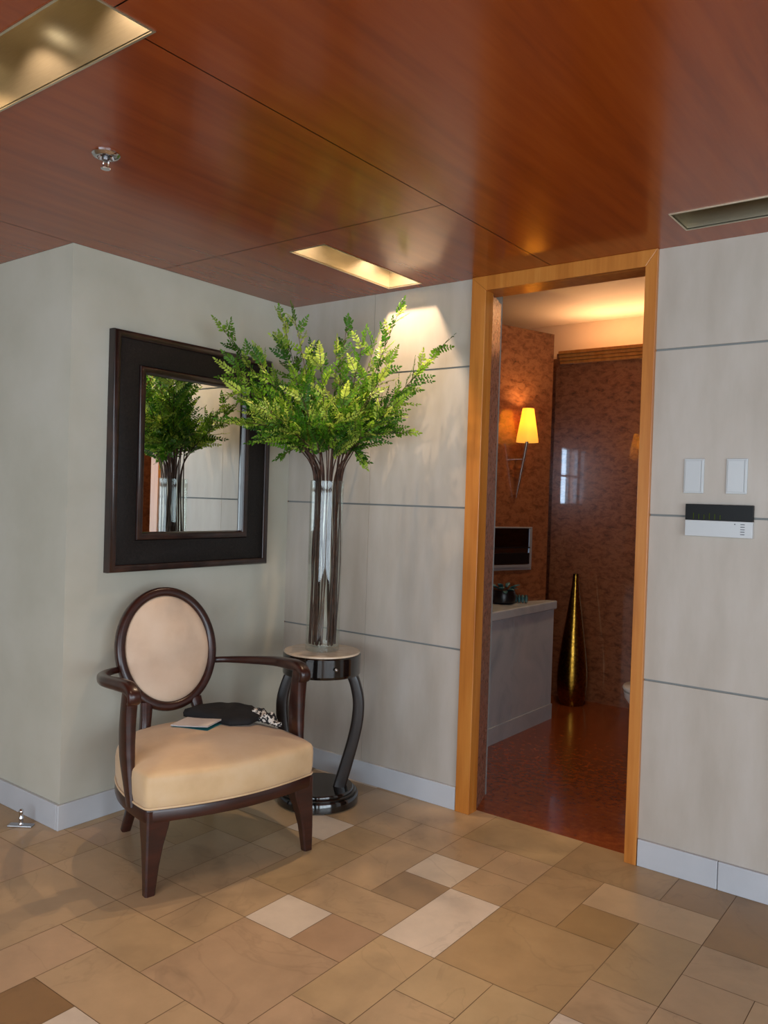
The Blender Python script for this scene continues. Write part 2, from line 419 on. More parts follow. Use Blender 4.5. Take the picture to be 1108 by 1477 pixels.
# ------------------------------------------------------------------ DOORWAY
CT = 0.018
IX0, IX1, IZ = 1.213, 1.94, 2.385
door = bpy.data.objects.new('door_1', None); C.objects.link(door); door['kind'] = 'structure'
def mitred(name, pts):
    bm = new(); a = [bm.verts.new((x, -CT, z)) for x, z in pts]; b = [bm.verts.new((x, 0.012, z)) for x, z in pts]; n = len(pts)
    bm.faces.new(a); bm.faces.new(b[::-1])
    for i in range(n): bm.faces.new((a[i], b[i], b[(i+1) % n], a[(i+1) % n]))
    obj(name, bm, M_oak, door, bevel=0.002)
mitred('side_casing', [(DX0, 0), (IX0, 0), (IX0, IZ), (DX0, H)])
mitred('side_casing', [(IX1, 0), (DX1, 0), (DX1, H), (IX1, IZ)])
mitred('head_casing', [(DX0, H), (IX0, IZ), (IX1, IZ), (DX1, H)])
obj('jamb_lining', boxes(((DX0, 0.012, 0), (IX0, 0.05, IZ)), ((IX1, 0.012, 0), (DX1, 0.05, IZ)), ((DX0, 0.012, IZ), (DX1, 0.12, H))), M_oak, door)
# granite wall ends behind the wooden lining
bm = new(); prism(bm, [(DX0, 0.05), (IX0-.004, 0.05), (1.135, YB), (DX0-.02, YB)], 0, IZ); prism(bm, [(IX1+.004, 0.05), (DX1, 0.05), (DX1+.02, YB), (1.99, YB)], 0, IZ)
struct('trim_1', bm, M_granite_edge)

# ------------------------------------------------------------------ BATHROOM SHELL
BY, BZ, CZ = 2.42, 2.555, 2.85
struct('wall_bathroom_back', boxes(((0.44, BY, 0), (2.25, BY+.06, 2.47)), ((0.44, BY+.06, 0), (2.25, BY+.2, 2.47))), M_granite)
struct('wall_bathroom_alcove', boxes(((-0.35, 2.62, 0), (0.44, 2.72, 2.555)), ((0.40, BY+.005, 0), (0.44, 2.62, 2.555))), M_granite)
struct('wall_bathroom_cove', boxes(((-0.45, BY+.36, 2.3), (2.4, BY+.42, CZ))), M_bath_ceiling)
struct('wall_bathroom_right', boxes(((2.2, YB, 0), (2.3, BY+.4, CZ))), M_granite)
struct('wall_bathroom_left', boxes(((-0.45, YB, 0), (-0.35, 0.30, CZ)), ((-0.45, 0.72, 0), (-0.35, BY+.4, CZ)), ((-0.45, 0.30, 0), (-0.35, 0.72, 1.42)), ((-0.45, 0.30, 2.0), (-0.35, 0.72, CZ))), M_granite)
struct('wall_bathroom_front', boxes(((-0.45, YB, 0), (DX0-.02, YB+.02, CZ)), ((1.99, YB, 0), (2.3, YB+.02, CZ)), ((DX0-.02, 0.12, H), (1.99, YB+.02, CZ)), ((-0.45, 0.06, H+.05), (2.4, YB, CZ))), M_granite)
struct('ceiling_bathroom', boxes(((-0.45, 0.06, CZ), (2.4, BY+.42, CZ+.05))), M_bath_ceiling)
# free-standing wall carrying the lamp, set at an angle
P0 = Vector((0.692, 1.768, 0)); D0 = Vector((.32, .947, 0)).normalized(); N0 = Vector((D0.y, -D0.x, 0))
def on_wall(s, off, z):      # s metres back from its free edge, off in front of its face
    p = P0 - D0*s + N0*off; return Vector((p.x, p.y, z))
a, b_ = on_wall(0, 0, 0), on_wall(1.57, 0, 0); c_, d_ = on_wall(1.57, -.11, 0), on_wall(0, -.11, 0)
bm = new(); prism(bm, [(q.x, q.y) for q in (a, b_, c_, d_)], 0, BZ)
struct('wall_bathroom_lamp', bm, M_granite)
# stepped timber cornice that hides the cove light
bm = new()
for k, (z0, z1, t) in enumerate(((2.47, 2.492, .022), (2.492, 2.515, .034), (2.515, 2.538, .046), (2.538, 2.562, .058))):
    box(bm, (0.44, BY-t, z0), (2.2, BY+.0, z1))
struct('trim_2', bm, M_oak, bevel=0.003)
# cove tube lamps, end to end behind the cornice
for x0, x1, lab in ((0.5, 0.98, 'warm cove light behind the wooden cornice, left stretch'), (1.02, 1.6, 'warm cove light behind the wooden cornice, right stretch')):
    t_ = thing('cove_lamp', lab, 'light', (x0, BY+.10, 2.47), 0, 'cove lights behind the cornice')
    bm = new(); tube(bm, [(0, 0, .045), ((x1-x0)/2, 0, .045), (x1-x0, 0, .045)], .014, 10, 2); obj('tube', bm, M_cove, t_, 40)
    obj('holder', boxes(((0, -.02, 0), (x1-x0, .02, .028))), M_white, t_)
    light('cove_light', 'AREA', ((x1-x0)/2, .05, .07), 3.0, (1.0, .64, .38), (PI+.55, 0, 0), t_, shape='RECTANGLE', size=x1-x0, size_y=.05)
# small bathroom window with blinds in the left wall, seen only mirrored in the polished stone
bm = new()
for y0, y1 in ((0.30, 0.325), (0.50, 0.52), (0.695, 0.72)): box(bm, (-0.37, y0, 1.42), (-0.335, y1, 2.0))
for z0 in (1.42, 1.70, 1.98): box(bm, (-0.37, 0.30, z0), (-0.335, 0.72, z0+.02))
struct('window_3', bm, M_white)
bm = new()
for k in range(19): box(bm, (-0.385, 0.305, 1.45+k*.028), (-0.365, 0.715, 1.452+k*.028))
tb = obj('window_blind', bm, M_white); tb['label'] = 'white slatted blind in the small bathroom window'; tb['category'] = 'blind'
light('bathroom_fill', 'AREA', (1.35, 1.15, CZ-.01), 9, (1.0, .74, .48), shape='DISK', size=.25)  # added warm fill under the ceiling, no visible fitting, brightens the bathroom
light('daylight_bathroom', 'AREA', (-0.43, 0.51, 1.71), 16, (.55, .75, 1.0), (0, -PI/2, 0), shape='RECTANGLE', size=.54, size_y=.38)

# ------------------------------------------------------------------ CEILING FIXTURES
def fixture(key, label, lamps, power, lit, axis):
    x0, x1, y0, y1 = SLOTS[key]; cx, cy = (x0+x1)/2, (y0+y1)/2
    t_ = thing('recessed_light', label, 'ceiling light', (cx, cy, H), 0, 'recessed ceiling lights')
    hx, hy, D, th = (x1-x0)/2, (y1-y0)/2, .21, .006
    bm = new()
    v = [(-hx, -hy), (hx, -hy), (hx, hy), (-hx, hy)]
    lo = [bm.verts.new((a, b, 0)) for a, b in v]; hi = [bm.verts.new((a, b, D)) for a, b in v]
    for i in range(4): bm.faces.new((lo[i], lo[(i+1) % 4], hi[(i+1) % 4], hi[i]))
    bm.faces.new(hi)
    o = obj('housing', bm, M_brass, t_)
    md = o.modifiers.new('wall', 'SOLIDIFY'); md.thickness = .004; md.offset = 1
    bm = new(); lp = .006
    for a in ((-hx-lp, -hy-lp, -.003, hx+lp, -hy, .003), (-hx-lp, hy, -.003, hx+lp, hy+lp, .003), (-hx-lp, -hy, -.003, -hx, hy, .003), (hx, -hy, -.003, hx+lp, hy, .003)):
        box(bm, a[:3], a[3:])
    obj('trim_ring', bm, M_brass, t_)
    for (lx, ly), pw_ in zip(lamps, power):
        bm = new(); lathe(bm, [(.008, .207), (.022, .203), (.028, .192), (.028, .188)], 20, lx-cx, ly-cy); bl = obj('lamp_holder', bm, M_chrome, t_, 40)
        bm = new(); lathe(bm, [(.0, .1885), (.02, .187), (.0, .183)], 20, lx-cx, ly-cy, cap=False); obj('bulb', bm, lit, bl)
        if pw_:
            light('lamp_light', 'SPOT', (lx-cx, ly-cy, .178), pw_, WARM, (0, 0, 0), t_, spot_size=math.radians(114), spot_blend=1.0, shadow_soft_size=.016)
fixture('corner', 'brass-lined recessed ceiling light nearest the wall corner, above the plant', [(.792, -.19), (.792, -.62)], (58, 36), M_bulb, 'y')
fixture('near', 'large brass-lined recessed ceiling light at the top left corner', [(1.05, -2.19), (1.42, -2.19)], (15, 15), M_bulb_dim, 'x')
fixture('right', 'unlit recessed ceiling light right of the doorway', [(2.32, -.27), (2.66, -.27)], (0, 0), M_chrome, 'x')

# sprinkler head in the ceiling
t_ = thing('fire_sprinkler', 'small chrome fire sprinkler head set in the red wood ceiling', 'sprinkler', (0.9, -1.766, H))
bm = new(); lathe(bm, [(.022, -.001), (.026, -.012), (.036, -.010), (.042, -.003), (.042, 0)], 32, cap=False); obj('escutcheon', bm, M_chrome, t_, 40)
bm = new(); lathe(bm, [(.012, .0), (.012, -.02), (.007, -.024), (.0, -.024)], 16); obj('nozzle', bm, M_steel, t_, 40)
bm = new()
for s in (-1, 1): tube(bm, [(s*.010, 0, -.018), (s*.014, 0, -.03), (s*.003, 0, -.044)], .0025, 6, 4)
obj('yoke', bm, M_chrome, t_, 50)
bm = new(); lathe(bm, [(.0, -.046), (.014, -.046), (.015, -.044), (.0, -.043)], 16, cap=False); obj('deflector', bm, M_chrome, t_)

# ------------------------------------------------------------------ MIRROR ON THE LEFT WALL
def mirror():
    Y0, Y1, Z0, Z1 = -1.1354, -0.1889, 1.0702, 2.1288
    t_ = thing('wall_mirror', 'wall mirror in a wide dark carved frame behind the plant', 'mirror', (0, (Y0+Y1)/2, Z0))
    cy, hy, hz = (Y0+Y1)/2, (Y1-Y0)/2, (Z1-Z0)/2
    def ring(name, prof, m, smooth=50):
        # prof: (inset from the outer edge, distance off the wall), swept round the rectangle with mitred corners
        bm = new(); rings = []
        for sy, sz in ((-1, -1), (1, -1), (1, 1), (-1, 1)):
            rings.append([(d, sy*(hy-i), hz+sz*(hz-i)) for i, d in prof])
        loft(bm, rings, closed=True); return obj(name, bm, m, t_, smooth)
    def bead(i0, i1, d0, top, n=8):
        return [(i0+(i1-i0)*(1-math.cos(PI*k/n))/2, d0+(top-d0)*math.sin(PI*k/n)**.7) for k in range(n+1)]
    ring('outer_molding', [(0, .002), (0, .030)] + bead(0, .034, .030, .052)[1:] + [(.034, .002)], M_frame_bead)
    ring('flat_band', [(.034, .004), (.034, .036), (.040, .040), (.138, .030), (.140, .026), (.140, .004)], M_frame)
    ring('inner_molding', [(.140, .004), (.140, .028)] + bead(.140, .172, .028, .044)[1:] + [(.176, .018), (.176, .004)], M_frame_bead)
    i = .170
    obj('mirror_glass', boxes(((.006, -hy+i, i), (.016, hy-i, 2*hz-i))), M_mirror, t_)
mirror()

# ------------------------------------------------------------------ ARMCHAIR
def chair():
    t_ = thing('armchair', 'dark wood armchair with oval back and gold-beige upholstered seat', 'chair', (0.540, -1.022, 0), math.atan2(-.243, .970))
    half = [(0.352, 0.0), (0.346, .10), (0.330, .21), (0.306, .31), (0.296, .340), (.272, .352), (.20, .358), (.10, .357), (0, .342), (-.10, .308), (-.19, .25), (-.255, .17), (-.29, .08)]
    ol = half + [(-.298, 0)] + [(x, -y) for x, y in half[:0:-1]]
    P2 = []
    n = len(ol)
    for i in range(n):        # denser, smooth outline
        p0, p1, p2, p3 = [Vector((*ol[(i+k) % n], 0)) for k in (-1, 0, 1, 2)]
        for s in range(4):
            q = s/4; P2.append(0.5*((2*p1)+(p2-p0)*q+(2*p0-5*p1+4*p2-p3)*q*q+(3*p1-p0-3*p2+p3)*q**3))
    def ring(off, z, crown=0.0):
        out = []
        for v in P2:
            L = math.hypot(v.x, v.y); f = (L+off)/L
            out.append((v.x*f, v.y*f, z))
        return out
    bm = new()
    loft(bm, [ring(-.006, .302), ring(.000, .306), ring(.006, .34), ring(.007, .395), ring(.004, .415), ring(-.001, .424), ring(-.010, .430), ring(-.03, .436), ring(-.06, .442), ring(-.12, .451), ring(-.2, .457), ring(-.27, .458)])
    obj('seat_cushion', bm, M_fabric, t_, 60)
    bm = new()
    pr = []
    for v in P2:
        L = math.hypot(v.x, v.y); ux, uy = v.x/L, v.y/L
        pr.append([(v.x+ux*(.004+.004*math.cos(a)), v.y+uy*(.004+.004*math.cos(a)), .309+.004*math.sin(a)) for a in [2*PI*k/6 for k in range(6)]])
    loft(bm, pr, closed=True); obj('piping', bm, M_fabric, t_, 60)
    bm = new(); loft(bm, [ring(-.02, .258), ring(.004, .260), ring(.006, .266), ring(.006, .298), ring(.003, .304), ring(-.02, .3045)]); obj('seat_rail', bm, M_darkwood, t_, 50)
    # front legs: straight outer corner, inner edge curving in
    for s in (-1, 1):
        rings = []
        for z, w_, dx in ((0, .038, .004), (.02, .040, .004), (.10, .050, .004), (.17, .064, .002), (.23, .082, 0), (.262, .088, 0), (.30, .088, 0)):
            xo, yo = .306+dx, s*(.350+dx*.5); xi, yi = xo-w_*.9, yo-s*w_; r = .006
            q = [(xo, yo), (xi, yo), (xi, yi), (xo, yi)]
            rr = []
            for k in range(4):
                c = Vector(q[k]); a = Vector(q[k-1]); b = Vector(q[(k+1) % 4])
                rr += [(*(c+(a-c).normalized()*r), z), (*(c+(b-c).normalized()*r), z)]
            rings.append(rr)
        bm = new(); loft(bm, rings); obj('leg', bm, M_darkwood, t_, 35)
    for s in (-1, 1):
        bm = new(); sweep(bm, [(-.225, s*.165, .29), (-.245, s*.172, .20), (-.270, s*.182, .08), (-.292, s*.192, 0.0)], [(.026, .026), (.024, .024), (.020, .020), (.018, .018)], (0, 1, 0), 12, 4)
        obj('leg', bm, M_darkwood, t_, 50)
    # oval back, leaning
    bc = Vector((-.355, 0, .742)); bu = Vector((-.24, 0, 1)).normalized(); bn = Vector((bu.z, 0, -bu.x)); by = Vector((0, 1, 0))
    RA, RB = .232, .270
    def oval(th, ra, rb, off): return bc + by*(ra*math.cos(th)) + bu*(rb*math.sin(th)) + bn*off
    N = 72; prof = []
    for k in range(14):
        a = 2*PI*k/14; prof.append((.021*math.copysign(abs(math.cos(a))**.7, math.cos(a)), .024*math.copysign(abs(math.sin(a))**.7, math.sin(a))))
    rings = [[oval(2*PI*i/N, RA-.021+dr, RB-.021+dr, dn) for dr, dn in prof] for i in range(N)]
    bm = new(); loft(bm, rings, closed=True); obj('back_frame', bm, M_darkwood, t_, 60)
    bm = new(); rings = []
    for f, off in ((1.0, -.016), (1.0, .004), (.985, .012), (.93, .019), (.8, .026), (.55, .031), (.25, .033), (.04, .0335)):
        rings.append([oval(2*PI*i/N, (RA-.036)*f, (RB-.036)*f, off) for i in range(N)])
    loft(bm, rings); obj('back_pad', bm, M_pad, t_, 60)
    for s in (-1, 1):
        bm = new(); sweep(bm, [(-.235, s*.150, .27), (-.252, s*.140, .36), (-.272, s*.125, .45), (-.296, s*.112, .525)], [(.021, .021), (.02, .02), (.022, .02), (.026, .017)], (0, 1, 0), 12, 4)
        obj('back_post', bm, M_darkwood, t_, 50)
    for s in (-1, 1):
        # armrest sweeping out from the oval and forward to a rolled end
        bm = new()
        sweep(bm, [(-.365, s*.205, .668), (-.31, s*.272, .674), (-.20, s*.340, .684), (-.06, s*.378, .699), (.07, s*.374, .710), (.145, s*.368, .712), (.190, s*.366, .697), (.196, s*.366, .672), (.180, s*.366, .660)],
              [(.016, .013), (.016, .014), (.020, .018), (.023, .021), (.025, .023), (.025, .024), (.025, .019), (.024, .013), (.022, .007)], (0, s, 0), 16, 3.0)
        obj('armrest', bm, M_darkwood, t_, 60)
        bm = new()
        sweep(bm, [(.160, s*.366, .700), (.148, s*.366, .630), (.140, s*.366, .55), (.142, s*.365, .46), (.160, s*.363, .37), (.180, s*.360, .285)],
              [(.024, .030), (.023, .034), (.021, .040), (.019, .040), (.015, .030), (.012, .022)], (0, s, 0), 16, 5.0)
        obj('arm_support', bm, M_darkwood, t_, 45)
    return t_
armchair = chair()
CH = Matrix.Translation((0.540, -1.022, 0)) @ Matrix.Rotation(math.atan2(-.243, .970), 4, 'Z')
CHR = math.atan2(-.243, .970)

# things lying on the seat
def booklet():
    t_ = thing('booklet', 'pale booklet with teal underside lying on the chair seat', 'booklet', CH @ Vector((-.125, .062, .457)), CHR + math.radians(122))
    bm = new()   # upper cover, slightly raised at one long edge
    def sheet(z0, z1, dx, th, name, m):
        bm = new(); nx, ny = 6, 5; a = []
        for k in (0, 1):
            g = []
            for i in range(nx+1):
                row = []
                for j in range(ny+1):
                    u, v = i/nx, j/ny
                    row.append(bm.verts.new((-.097+.194*u+dx, -.088+.176*v, (z0+(z1-z0)*(1-v)**1.4)+.002*math.sin(PI*u)+th*k)))
                g.append(row)
            a.append(g)
        for k in (0, 1):
            for i in range(nx):
                for j in range(ny):
                    q = [a[k][i][j], a[k][i+1][j], a[k][i+1][j+1], a[k][i][j+1]]; bm.faces.new(q if k else q[::-1])
        edge = [(i, 0) for i in range(nx)] + [(nx, j) for j in range(ny)] + [(i, ny) for i in range(nx, 0, -1)] + [(0, j) for j in range(ny, 0, -1)]
        for e0, e1 in zip(edge, edge[1:]+edge[:1]):
            bm.faces.new((a[0][e0[0]][e0[1]], a[0][e1[0]][e1[1]], a[1][e1[0]][e1[1]], a[1][e0[0]][e0[1]]))
        return obj(name, bm, m, t_, 30)
    o = sheet(.0005, .0015, 0, .001, 'back_cover', M_teal)
    o = sheet(.0022, .016, 0, .0022, 'pages', M_paper)
    o = sheet(.0050, .0205, 0, .001, 'front_cover', M_paper)
booklet()

def cloth(name, outline, zfun, m, parent, n=26, th=.006):
    """folded cloth: closed pillow-like mound over an outline (chair coordinates)"""
    xs = [p[0] for p in outline]; ys = [p[1] for p in outline]
    cx, cy = sum(xs)/len(xs), sum(ys)/len(ys)
    P = []
    m_ = len(outline)
    for i in range(m_):
        p0, p1, p2, p3 = [Vector((*outline[(i+k) % m_], 0)) for k in (-1, 0, 1, 2)]
        for s in range(6):
            q = s/6; P.append(p1.lerp(p2, q))
    bm = new(); rings = []
    for f, hgt in ((.9, 0), (1.0, .15), (1.01, .45), (.97, .75), (.88, .9), (.7, 1.0), (.45, 1.03), (.2, 1.0), (.03, 1.0)):
        ring = []
        for v in P:
            x, y = cx+(v.x-cx)*f, cy+(v.y-cy)*f
            wr = .004*math.sin(60*x+20*y)*math.sin(47*y-15*x)*min(1, hgt)
            ring.append((x, y, zfun(x, y)*hgt + wr + .4565 - (.012 if y > .31 else 0)*(1-hgt)))
        rings.append(ring)
    loft(bm, rings); return obj(name, bm, m, parent, 70)
ts = thing('shawl', 'black shawl with a black and white patterned border draped on the chair seat', 'shawl', (0.540, -1.022, 0), CHR)
cloth('black_cloth', [(-.235, .03), (-.255, .15), (-.205, .25), (-.12, .315), (-.02, .285), (.02, .215), (-.01, .135), (-.10, .10)], lambda x, y: .022+.03*max(0, min(1, (-x+.0)/.25))+.012*max(0, y/.3), M_shawl, ts)
cloth('patterned_border', [(-.13, .275), (-.08, .325), (.03, .338), (.080, .332), (.072, .308), (.02, .280), (-.05, .258)], lambda x, y: .034-.02*max(0, (x+.02)/.1)+.012*math.sin(90*x), M_print, ts)

# ------------------------------------------------------------------ SIDE TABLE
TX, TY = 0.58, -0.34
RX = Vector((.796, .605, 0)); FX = Vector((-.605, .796, 0))     # along / across the table's two legs
def side_table():
    t_ = thing('side_table', 'round black pedestal table with marble top in the wall corner', 'table', (TX, TY, 0), math.atan2(.605, .796))
    bm = new(); lathe(bm, [(.182, 0), (.19, .006), (.19, .044), (.186, .05), (.178, .05), (.178, .058), (.174, .062), (.166, .062), (.166, .070), (.162, .075), (.0, .076)], 72); obj('base', bm, M_black, t_, 40)
    bm = new(); lathe(bm, [(.172, .604), (.180, .606), (.183, .612), (.183, .696), (.179, .700), (.0, .7005)], 72); obj('apron', bm, M_black, t_, 40)
    bm = new(); lathe(bm, [(.172, .7004), (.178, .702), (.178, .708), (.176, .7105), (.0, .711)], 72); obj('marble_top', bm, M_tabletop, t_, 40)
    # drawer front: a curved slip on the drum, with knob
    bm = new(); a0, a1 = math.radians(-108), math.radians(-40); rings = []
    for i in range(15):
        a = a0+(a1-a0)*i/14
        rings.append([(r*math.cos(a), r*math.sin(a), z) for r, z in ((.180, .618), (.1848, .618), (.1848, .690), (.180, .690))])
    loft(bm, rings); dr = obj('drawer', bm, M_black, t_, 30)
    a = math.radians(-66.5)
    bm = new(); lathe(bm, [(.003, 0), (.003, .007), (.0075, .010), (.008, .014), (.005, .018), (.0, .019)], 16)
    Mk = Matrix.Translation((.1845*math.cos(a), .1845*math.sin(a), .655)) @ Matrix.Rotation(a, 4, 'Z') @ Matrix.Rotation(PI/2, 4, 'Y')
    bmesh.ops.transform(bm, matrix=Mk, verts=bm.verts); obj('knob', bm, M_steel, dr, 50)
    for s in (-1, 1):
        bm = new()
        sweep(bm, [(s*.138, 0, .612), (s*.160, 0, .56), (s*.178, 0, .48), (s*.176, 0, .39), (s*.158, 0, .29), (s*.130, 0, .18), (s*.100, 0, .072)],
              [(.034, .024), (.034, .025), (.034, .027), (.034, .028), (.034, .028), (.034, .029), (.034, .030)], (0, 1, 0), 16, 6)
        obj('leg', bm, M_legwood, t_, 40)
side_table()

# ------------------------------------------------------------------ GLASS VASE AND BRANCHES
ZV = 0.7112; RV = .079; HV = .794
tv = thing('glass_vase', 'tall clear glass cylinder vase standing on the marble table top', 'vase', (TX, TY, ZV))
bm = new(); lathe(bm, [(.0, .0), (RV-.006, .0), (RV, .006), (RV, HV-.002), (RV-.002, HV), (RV-.005, HV-.002), (RV-.005, .026), (RV-.012, .022), (.0, .022)], 64, cap=False)
obj('glass_wall', bm, M_glass, tv, 40)

def leaf_material():
    m = new_mat('leaf_green', (60,110,24), 0.42, spec=0.4)
    t = m.node_tree; b = t.nodes['Principled BSDF']
    at = t.nodes.new('ShaderNodeAttribute'); at.attribute_name = 'leaf'
    tl = t.nodes.new('ShaderNodeBsdfTranslucent'); mx = t.nodes.new('ShaderNodeMixShader'); mx.inputs[0].default_value = .42
    t.links.new(at.outputs['Color'], b.inputs['Base Color']); t.links.new(at.outputs['Color'], tl.inputs[0])
    t.links.new(b.outputs[0], mx.inputs[1]); t.links.new(tl.outputs[0], mx.inputs[2])
    t.links.new(mx.outputs[0], t.nodes['Material Output'].inputs[0]); return m
M_leaf = leaf_material()
GREENS = [(52,98,20),(70,122,24),(96,142,30),(122,160,42),(160,188,72),(58,108,26),(84,132,30),(172,194,80)]

def branches():
    rnd = random.Random(5)
    def W(u, wd, z): return Vector((TX, TY, 0)) + RX*u + FX*wd + Vector((0, 0, z))
    # tip: sideways from the vase, away from the viewer's side, height, first leaf (share of the free stem), twig length
    gen = 'long leafy green branch with brown stem, one of the bunch in the glass vase'
    tips = [(-.50,-.06,2.19,.45,.12,'leafy branch reaching furthest left in front of the mirror frame'), (-.43,-.18,1.97,.3,.15,0), (-.38,-.08,1.84,.3,.14,0),
            (-.24,.06,2.27,.45,.12,'leafy branch rising to the tall tip left of the vase'), (-.16,-.12,2.23,.35,.13,0), (-.10,.08,2.10,.3,.14,0),
            (.065,.10,2.27,.70,.07,'thin branch with a bare upper stem and small tip above the vase'),
            (.31,-.08,2.29,.45,.12,'leafy branch with the tallest tip, rising right of the vase'), (.21,.04,2.18,.35,.13,0),
            (.51,-.18,2.12,.50,.12,'leafy branch reaching furthest right against the lit wall panel'),
            (.40,-.10,2.00,.35,.13,0), (.37,-.16,1.73,.55,.08,'low arching branch pointing right below the lit wall panel'), (.33,.02,1.90,.3,.14,0),
            (.16,-.06,1.60,.5,.06,'short low sprig hanging at the right of the vase rim'), (-.20,-.05,1.62,.5,.07,'short low sprig hanging at the left of the vase rim'),
            (.15,-.16,2.12,.3,.14,0), (-.03,-.20,2.02,.25,.15,0), (-.33,.04,2.08,.3,.14,0), (.09,.02,1.93,.25,.14,0), (-.13,-.24,1.93,.25,.15,0),
            (-.28,.10,1.74,.4,.10,0), (.23,-.22,1.95,.3,.14,0), (-.30,-.24,2.02,.3,.15,0), (-.22,.0,2.12,.3,.14,0), (.27,-.05,2.06,.3,.14,0), (-.44,-.02,2.03,.35,.15,0), (.08,-.26,1.86,.25,.14,0), (.30,-.24,1.84,.3,.13,0), (-.24,-.28,1.80,.3,.13,0), (-.41,-.16,1.76,.4,.13,0), (-.31,-.04,1.68,.45,.10,0), (.29,.0,1.76,.4,.11,0), (.02,-.22,1.74,.35,.12,0), (.05,.28,1.95,.3,.13,0), (-.15,.26,1.86,.3,.13,0), (.16,.22,1.84,.3,.13,0), (.02,.06,2.12,.3,.13,0), (-.38,-.26,1.88,.35,.14,0)]
    for bi, (u, wd, z, l0, tw, lab) in enumerate(tips):
        a = math.atan2(wd, u)+rnd.uniform(-.9, .9); r_ = .066*math.sqrt(rnd.uniform(.1, 1))
        foot = W(r_*math.cos(a), r_*math.sin(a), ZV+.026+rnd.uniform(0, .01))
        un = Vector((u, wd)).normalized()
        rimr = .064*math.sqrt(rnd.uniform(.15, 1))
        rim = W(un.x*rimr+rnd.uniform(-.012, .012), un.y*rimr, ZV+HV)
        tip = W(u, wd, z); tip.x = max(tip.x, .10); tip.y = min(tip.y, -.10)
        d = tip-rim; low = z < 1.8
        mid = rim + d*.5 + Vector((0, 0, (.10 if low else .05)))
        q1 = rim + d*.2 + Vector((0, 0, .07 if not low else .08))
        P = catmull([foot, foot.lerp(rim, .5)+Vector((rnd.uniform(-.012, .012), rnd.uniform(-.012, .012), 0)), rim, q1, mid, tip], 10)
        t_ = thing('branch', lab or gen, 'branch', foot, 0, 'green branches in the glass vase')
        loc = [p-foot for p in P]
        bm = new(); tube(bm, loc[::2] if len(loc[::2]) > 2 else loc, [.0036, .0035, .0033, .0027, .0018, .0009], 6, 2)
        tb = new(); cl = tb.loops.layers.float_color.new('leaf')
        free = loc[20:]
        def leaf(p, d, nrm, L, Wd, col):
            d = d.normalized(); s = d.cross(nrm).normalized(); nn = s.cross(d)
            vs = [tb.verts.new(q) for q in (p, p+d*L*.35+s*Wd*.5+nn*.0015, p+d*L*.7+s*Wd*.36+nn*.001, p+d*L-nn*.002, p+d*L*.7-s*Wd*.36+nn*.001, p+d*L*.35-s*Wd*.5+nn*.0015, p+d*L*.5)]
            for f in ((0,1,6),(1,2,6),(2,3,6),(3,4,6),(4,5,6),(5,0,6)):
                fc = tb.faces.new([vs[k] for k in f])
                for l in fc.loops: l[cl] = col
        def frond(p, d, L, n_pairs):
            """pinnate twig: a thin rachis with paired leaflets"""
            d = d.normalized(); nrm = Vector((rnd.gauss(0, .8), rnd.gauss(-.35, .8), .55)).normalized()
            s = d.cross(nrm).normalized(); nrm = s.cross(d)
            pts = [p + d*L*k/4 - Vector((0, 0, 1))*(.10*L*(k/4)**2) for k in range(5)]
            tube(bm, pts, [.0012, .0006], 4, 1)
            base = rnd.choice(GREENS)
            for k in range(n_pairs):
                q = (k+.6)/n_pairs; c = p + d*L*q - Vector((0, 0, 1))*(.10*L*q*q)
                Ls = (.025 if q < .6 else .025*(1.35-.85*q))*rnd.uniform(.8, 1.15)
                j = rnd.uniform(.75, 1.3); cc = [min(1, v*j) for v in lin(base)[:3]]+[1]
                for sd in (-1, 1):
                    leaf(c, d*.65+s*sd+Vector((rnd.gauss(0, .18), rnd.gauss(0, .18), rnd.gauss(0, .18))), nrm, Ls, Ls*.54, cc)
            leaf(p+d*L-Vector((0, 0, .10*L)), d, nrm, .022, .011, cc)
        N = len(free)-1; k0 = int(N*l0); side = 1
        steps = 22 if tw > .1 else 11
        for k in range(steps):
            f = k0+(N-k0)*k/steps; i = int(f); fr = f-i
            p = free[i].lerp(free[min(i+1, N)], fr); tg = (free[min(i+1, N)]-free[max(i-1, 0)]).normalized()
            ang = rnd.uniform(0, 2*PI); pv = Vector((math.cos(ang), math.sin(ang), rnd.uniform(-.2, .5)))
            pv = (pv - tg*pv.dot(tg)).normalized()
            L = tw*1.2*(1.0-.5*k/steps)*rnd.uniform(.75, 1.2)
            dd = tg*1.15+pv
            e = foot+p+dd.normalized()*L
            if e.x < .07: dd.x = abs(dd.x)
            if e.y > -.05: dd.y = -abs(dd.y)
            frond(p, dd, L, max(4, int(L/.0135)))
        frond(free[-1]-(free[-1]-free[-2])*.5, free[-1]-free[-2], tw*.7, max(5, int(tw*.7/.012)))
        obj('stem', bm, M_stem, t_, 60)
        me = bpy.data.meshes.new('foliage'); tb.to_mesh(me); tb.free(); me.materials.append(M_leaf)
        o = bpy.data.objects.new('foliage', me); C.objects.link(o); o.parent = t_
branches()

